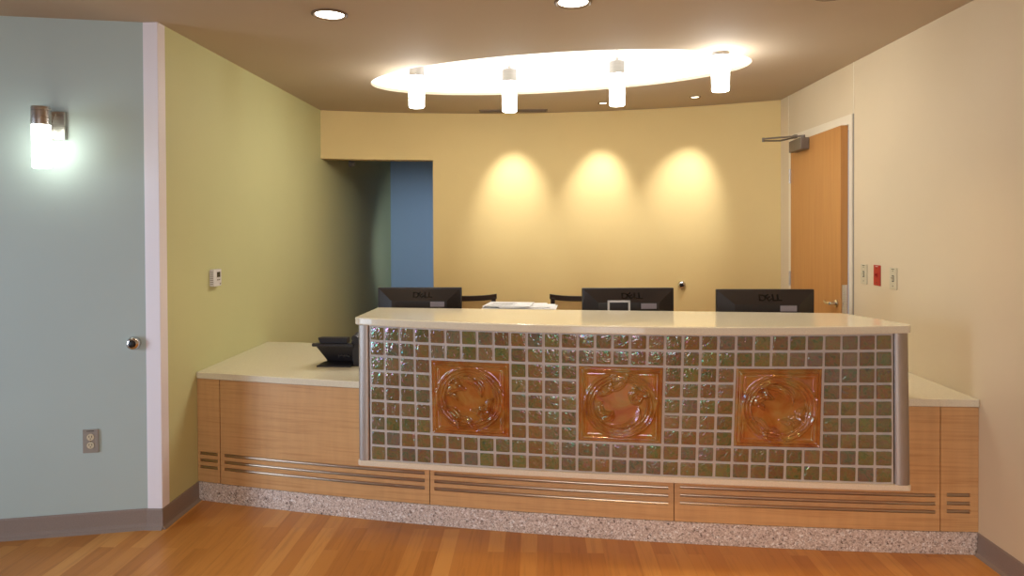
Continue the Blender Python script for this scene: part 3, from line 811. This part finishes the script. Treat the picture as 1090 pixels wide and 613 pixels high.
b = MB().box((0.0, -0.018, 0.126), (0.232, 0.05, 0.014)); b.cyl((-0.13, -0.02, 0.124), (-0.105, -0.02, 0.124), 0.010, seg=12); b.build('top_rim', 'phone', ph, bevel=0.004)
wedge([(-0.085, -0.02, 0.131), (0.075, -0.02, 0.131), (0.075, 0.03, 0.131), (-0.085, 0.03, 0.131)], [(-0.098, -0.022, 0.166), (0.070, -0.022, 0.166), (0.070, 0.045, 0.162), (-0.098, 0.045, 0.162)]).build('display_hood', 'phone', ph, bevel=0.005)
b = MB(); b.tube([(0.125, -0.035, 0.160), (0.135, 0.0, 0.172), (0.14, 0.06, 0.165), (0.145, 0.13, 0.10), (0.145, 0.16, 0.07)], [0.024, 0.027, 0.020, 0.020, 0.027], 14)
b.build('handset', 'phone', ph, smooth=True)
wedge([(0.10, 0.0, 0.0), (0.175, 0.0, 0.0), (0.175, 0.13, 0.0), (0.10, 0.13, 0.0)], [(0.10, -0.03, 0.150), (0.18, -0.03, 0.150), (0.18, 0.15, 0.06), (0.10, 0.15, 0.06)]).build('handset_cradle', 'phone', ph, bevel=0.004)

# ------------------------------------------------------------------ lamps
# pendants
pend_xy = [(-0.79, 4.492), (-0.178, 4.696), (0.541, 4.504), (1.097, 4.058)]
def make_pendant():
    t = thing('pendant_lamp', '-', 'pendant lamp', (0, 0, 0), 0, 'pendant lamps in the oval ceiling recess')
    PB = 2.298
    MB().lathe([(0.0, PB), (0.046, PB), (0.050, PB + 0.006), (0.0525, PB + 0.195), (0.0515, PB + 0.205), (0.0, PB + 0.205)]).build('glass_shade', 'glowpend', t, smooth=True)
    MB().lathe([(0.0, PB + 0.203), (0.050, PB + 0.203), (0.050, PB + 0.285), (0.046, PB + 0.290), (0.012, PB + 0.290), (0.010, PB + 0.315), (0.0, PB + 0.315)]).build('cap', 'capmetal', t, smooth=True)
    MB().cyl((0, 0, PB + 0.31), (0, 0, ZC + RH - 0.012), 0.004, seg=10).build('rod', 'nickel', t, smooth=True)
    MB().lathe([(0.0, ZC + RH - 0.026), (0.03, ZC + RH - 0.022), (0.045, ZC + RH - 0.002), (0.0, ZC + RH - 0.002)]).build('canopy', 'nickel', t, smooth=True)
    return t
plab = ['white glass pendant lamp hanging nearest the olive wall', 'second white pendant lamp from the olive wall, in front of the ceiling vent',
        'third white pendant lamp from the olive wall, above the centre monitor', 'white glass pendant lamp hanging nearest the door']
p0 = make_pendant()
for i, (x, y) in enumerate(pend_xy):
    o = p0 if i == 0 else copy_tree(p0)
    o['label'] = plab[i]; o.location = (x, y, 0)
# large downlights
def downlight(x, y, label, r=0.086):
    t = thing('ceiling_downlight', label, 'downlight', (x, y, ZC), 0, 'round downlights in the front ceiling')
    MB().lathe([(r, -0.001), (r, -0.005), (r * 0.90, -0.010), (r * 0.80, -0.004), (r * 0.80, -0.0005)], seg=40).build('trim_ring', 'vent', t, smooth=True)
    MB().lathe([(r * 0.79, -0.0025), (0.0, -0.0025)], seg=40).build('lens', 'glowdown', t, fixn=False)
    l = spot_light('downlight_beam', (x, y, ZC - 0.02), (x, y, 0), DOWNLIGHT_W, NEUTRAL, 96, 1.0, 0.06)
    return t
downlight(-0.983, 3.22, 'round lit downlight in the ceiling left of the oval recess')
downlight(0.174, 3.10, 'round lit downlight in the ceiling in front of the oval recess')
downlight(1.314, 3.045, 'round lit downlight cut by the top edge, nearest the cream wall')
# small spots washing the back wall
for i, (x, y) in enumerate(((-0.195, 5.68), (0.562, 5.645), (1.267, 5.425))):
    lab = ('small recessed spot in the ceiling behind the second pendant lamp', 'small recessed spot in the ceiling beside the third pendant lamp', 'small recessed spot in the ceiling nearest the door')[i]
    t = thing('ceiling_spot', lab, 'spotlight', (x, y, ZC), 0, 'small spots washing the back wall')
    MB().lathe([(0.045, -0.001), (0.045, -0.004), (0.040, -0.007), (0.030, -0.003), (0.030, -0.0005)], seg=32).build('trim_ring', 'vent', t, smooth=True)
    MB().lathe([(0.029, -0.0025), (0.0, -0.0025)], seg=32).build('lens', 'glowspot', t, fixn=False)
    wy = back_y(x)
    spot_light('wall_wash_beam', (x, y, ZC - 0.02), (x - 0.005, wy, 1.70), WASHER_W, (0.96, 0.97, 1.0), 54, 1.0, 0.03)
# ceiling air slot
vt = thing('ceiling_vent', 'narrow brown slot vent in the ceiling against the back wall', 'vent', (-0.193, 5.962, ZC))
MB().box((0, 0.045, -0.004), (0.60, 0.012, 0.008)).box((0, -0.045, -0.004), (0.60, 0.012, 0.008)).box((0.294, 0, -0.004), (0.012, 0.09, 0.008)).box((-0.294, 0, -0.004), (0.012, 0.09, 0.008)).build('frame', 'vent', vt)
MB().box((0, 0, -0.002), (0.58, 0.08, 0.003)).build('backing', 'dark', vt)
for k in range(3): MB().box((0, -0.022 + 0.022 * k, -0.005), (0.578, 0.004, 0.007)).build('slat', 'vent', vt)

# wall sconce on the mint wall
sx_ = -2.335; sy_ = mint_at(sx_)
sc = thing('wall_sconce', 'lit cylinder wall sconce with a nickel cap on the mint wall', 'wall lamp', (sx_, sy_, 0), MINT_RZ)
MB().box((0.0, -0.012, 2.0), (0.105, 0.024, 0.135)).build('back_plate', 'nickel', sc, bevel=0.003)
# bracket arm: block with a quarter-round cut underneath
poly = [(-0.022, 2.062), (-0.13, 2.062), (-0.13, 1.99)] + [(-0.022 - 0.09 * math.cos(a), 1.945 + 0.075 * math.sin(a)) for a in lin(math.pi / 3, 0, 8)]
MB().prism([(y, z) for y, z in poly], -0.014, 0.014, Matrix(((0, 0, 1, 0), (1, 0, 0, 0), (0, 1, 0, 0), (0, 0, 0, 1)))).build('arm', 'nickel', sc, bevel=0.002)
cyy = -0.135
MB().lathe([(0, 1.985), (0.0405, 1.985), (0.0405, 2.066), (0.039, 2.070), (0, 2.070)], (0, cyy, 0)).build('cap', 'nickel', sc, smooth=True)
MB().lathe([(0, 1.785), (0.035, 1.785), (0.0375, 1.79), (0.0385, 1.984), (0, 1.984)], (0, cyy, 0)).build('glass_shade', 'glowsconce', sc, smooth=True)

# ------------------------------------------------------------------ small wall fittings
def outlet():
    x = -2.195; y = mint_at(x)
    t = thing('wall_outlet', 'grey duplex power outlet low on the mint wall', 'outlet', (x, y, 0.455), MINT_RZ)
    MB().box((0, -0.003, 0), (0.072, 0.006, 0.116)).build('plate', 'greyplate', t, bevel=0.002)
    for s in (-1, 1):
        r = MB().lathe([(0, 0.0055), (0.0165, 0.0055), (0.0165, 0.0085), (0, 0.0085)], (0, 0, s * 0.02), (0, -1, 0), 24).build('socket', 'almond', t, smooth=True)
        b = MB()
        for q in (-1, 1): b.box((q * 0.006, -0.0088, s * 0.02 + 0.003), (0.0022, 0.001, 0.009))
        b.cyl((0, -0.0083, s * 0.02 - 0.008), (0, -0.0093, s * 0.02 - 0.008), 0.0024, seg=10); b.build('slot', 'dark', r)
    b = MB().cyl((0, -0.005, 0), (0, -0.0075, 0), 0.003, seg=12); b.build('screw', 'steel', t)
    b = MB()
    for k in range(6): b.box((-0.014 + 0.0056 * k, -0.0063, 0.050), (0.0036, 0.0008, 0.004))
    b.build('marking', 'dark', t)
    return t
outlet()
def plate(y, z, mat, label):
    t = thing('switch_plate', label, 'switch', (XR, y, z), math.pi / 2, 'switch plates beside the door')
    # local: x along the wall, -y... rotated so that local +y... faces the room (-X)
    MB().box((0, 0.0035, 0), (0.074, 0.007, 0.120)).build('plate', mat, t, bevel=0.002)
    b = MB().box((0, 0.008, 0), (0.012, 0.004, 0.026)); b.box((0, 0.0125, 0.004), (0.008, 0.012, 0.010)); b.build('toggle', mat, t, bevel=0.001)
    b = MB().box((0, 0.0073, 0.0), (0.020, 0.001, 0.036)); b.build('toggle_slot', 'dark' if mat != 'red' else 'red', t)
    for s in (-1, 1): MB().cyl((0, 0.006, s * 0.042), (0, 0.0085, s * 0.042), 0.003, seg=10).build('screw', 'dark', t)
    b = MB()
    for k in range(5): b.box((-0.012 + 0.006 * k, 0.0073, 0.052), (0.004, 0.0008, 0.004))
    b.build('marking', 'dark' if mat != 'red' else 'whiteplastic', t)
plate(4.191, 1.202, 'almond', 'almond switch plate nearest the door, left of the red one')
plate(4.033, 1.205, 'red', 'red switch plate between two almond plates')
plate(3.852, 1.200, 'almond', 'almond switch plate farthest from the door, right of the red one')
# thermostat on the olive wall
t = thing('thermostat', 'small white thermostat on the olive wall', 'thermostat', (XL, 3.855, 1.213), -math.pi / 2)
MB().box((0, 0.014, 0), (0.092, 0.028, 0.098)).build('housing', 'whiteplastic', t, bevel=0.004)
MB().box((-0.008, 0.0285, 0.018), (0.038, 0.002, 0.030)).build('display', 'lcd', t)
b = MB()
for k in range(2): b.box((-0.018 + 0.02 * k, 0.0285, -0.012), (0.012, 0.003, 0.007))
b.box((-0.03, 0.0285, -0.036), (0.012, 0.002, 0.010)); b.build('button', 'greyplate', t)
b = MB()
for k in range(7): b.box((0.046, 0.014, -0.035 + 0.0115 * k), (0.0015, 0.018, 0.004))
b.build('grille', 'greyplate', t)
# round wall bumpers
def bumper(loc, axis, label):
    t = thing('door_stop', label, 'door stop', loc, 0, 'round wall door stops')
    MB().lathe([(0, 0), (0.034, 0), (0.034, 0.006), (0.031, 0.020), (0.026, 0.028), (0.018, 0.031), (0.016, 0.026)], (0, 0, 0), axis).build('dome', 'steel', t, smooth=True)
    MB().lathe([(0.0, 0.036), (0.010, 0.035), (0.016, 0.030), (0.017, 0.022)], (0, 0, 0), axis).build('rubber_pad', 'rubberblack', t, smooth=True)
bumper((-1.999, mint_at(-1.999), 0.931), (-mn.x, -mn.y, 0), 'round chrome door stop on the mint wall beside the corner post')
bxp = 1.26; bumper((bxp, back_y(bxp), 0.992), (-0.26, -0.97, 0), 'round chrome door stop on the golden wall between two monitors')
# small detector under the header, in the passage
t = thing('motion_sensor', 'small grey sensor high on the wall inside the dim passage', 'sensor', (XL, 6.751, 2.145), 0)
MB().box((0.006, 0, 0), (0.012, 0.06, 0.07)).build('mount', 'greyplate', t, bevel=0.002)
MB().lathe([(0, 0), (0.026, 0), (0.024, 0.045), (0.014, 0.06), (0, 0.062)], (0.008, 0, 0), (0.8, -0.5, -0.2)).build('lens_head', 'greyplate', t, smooth=True)
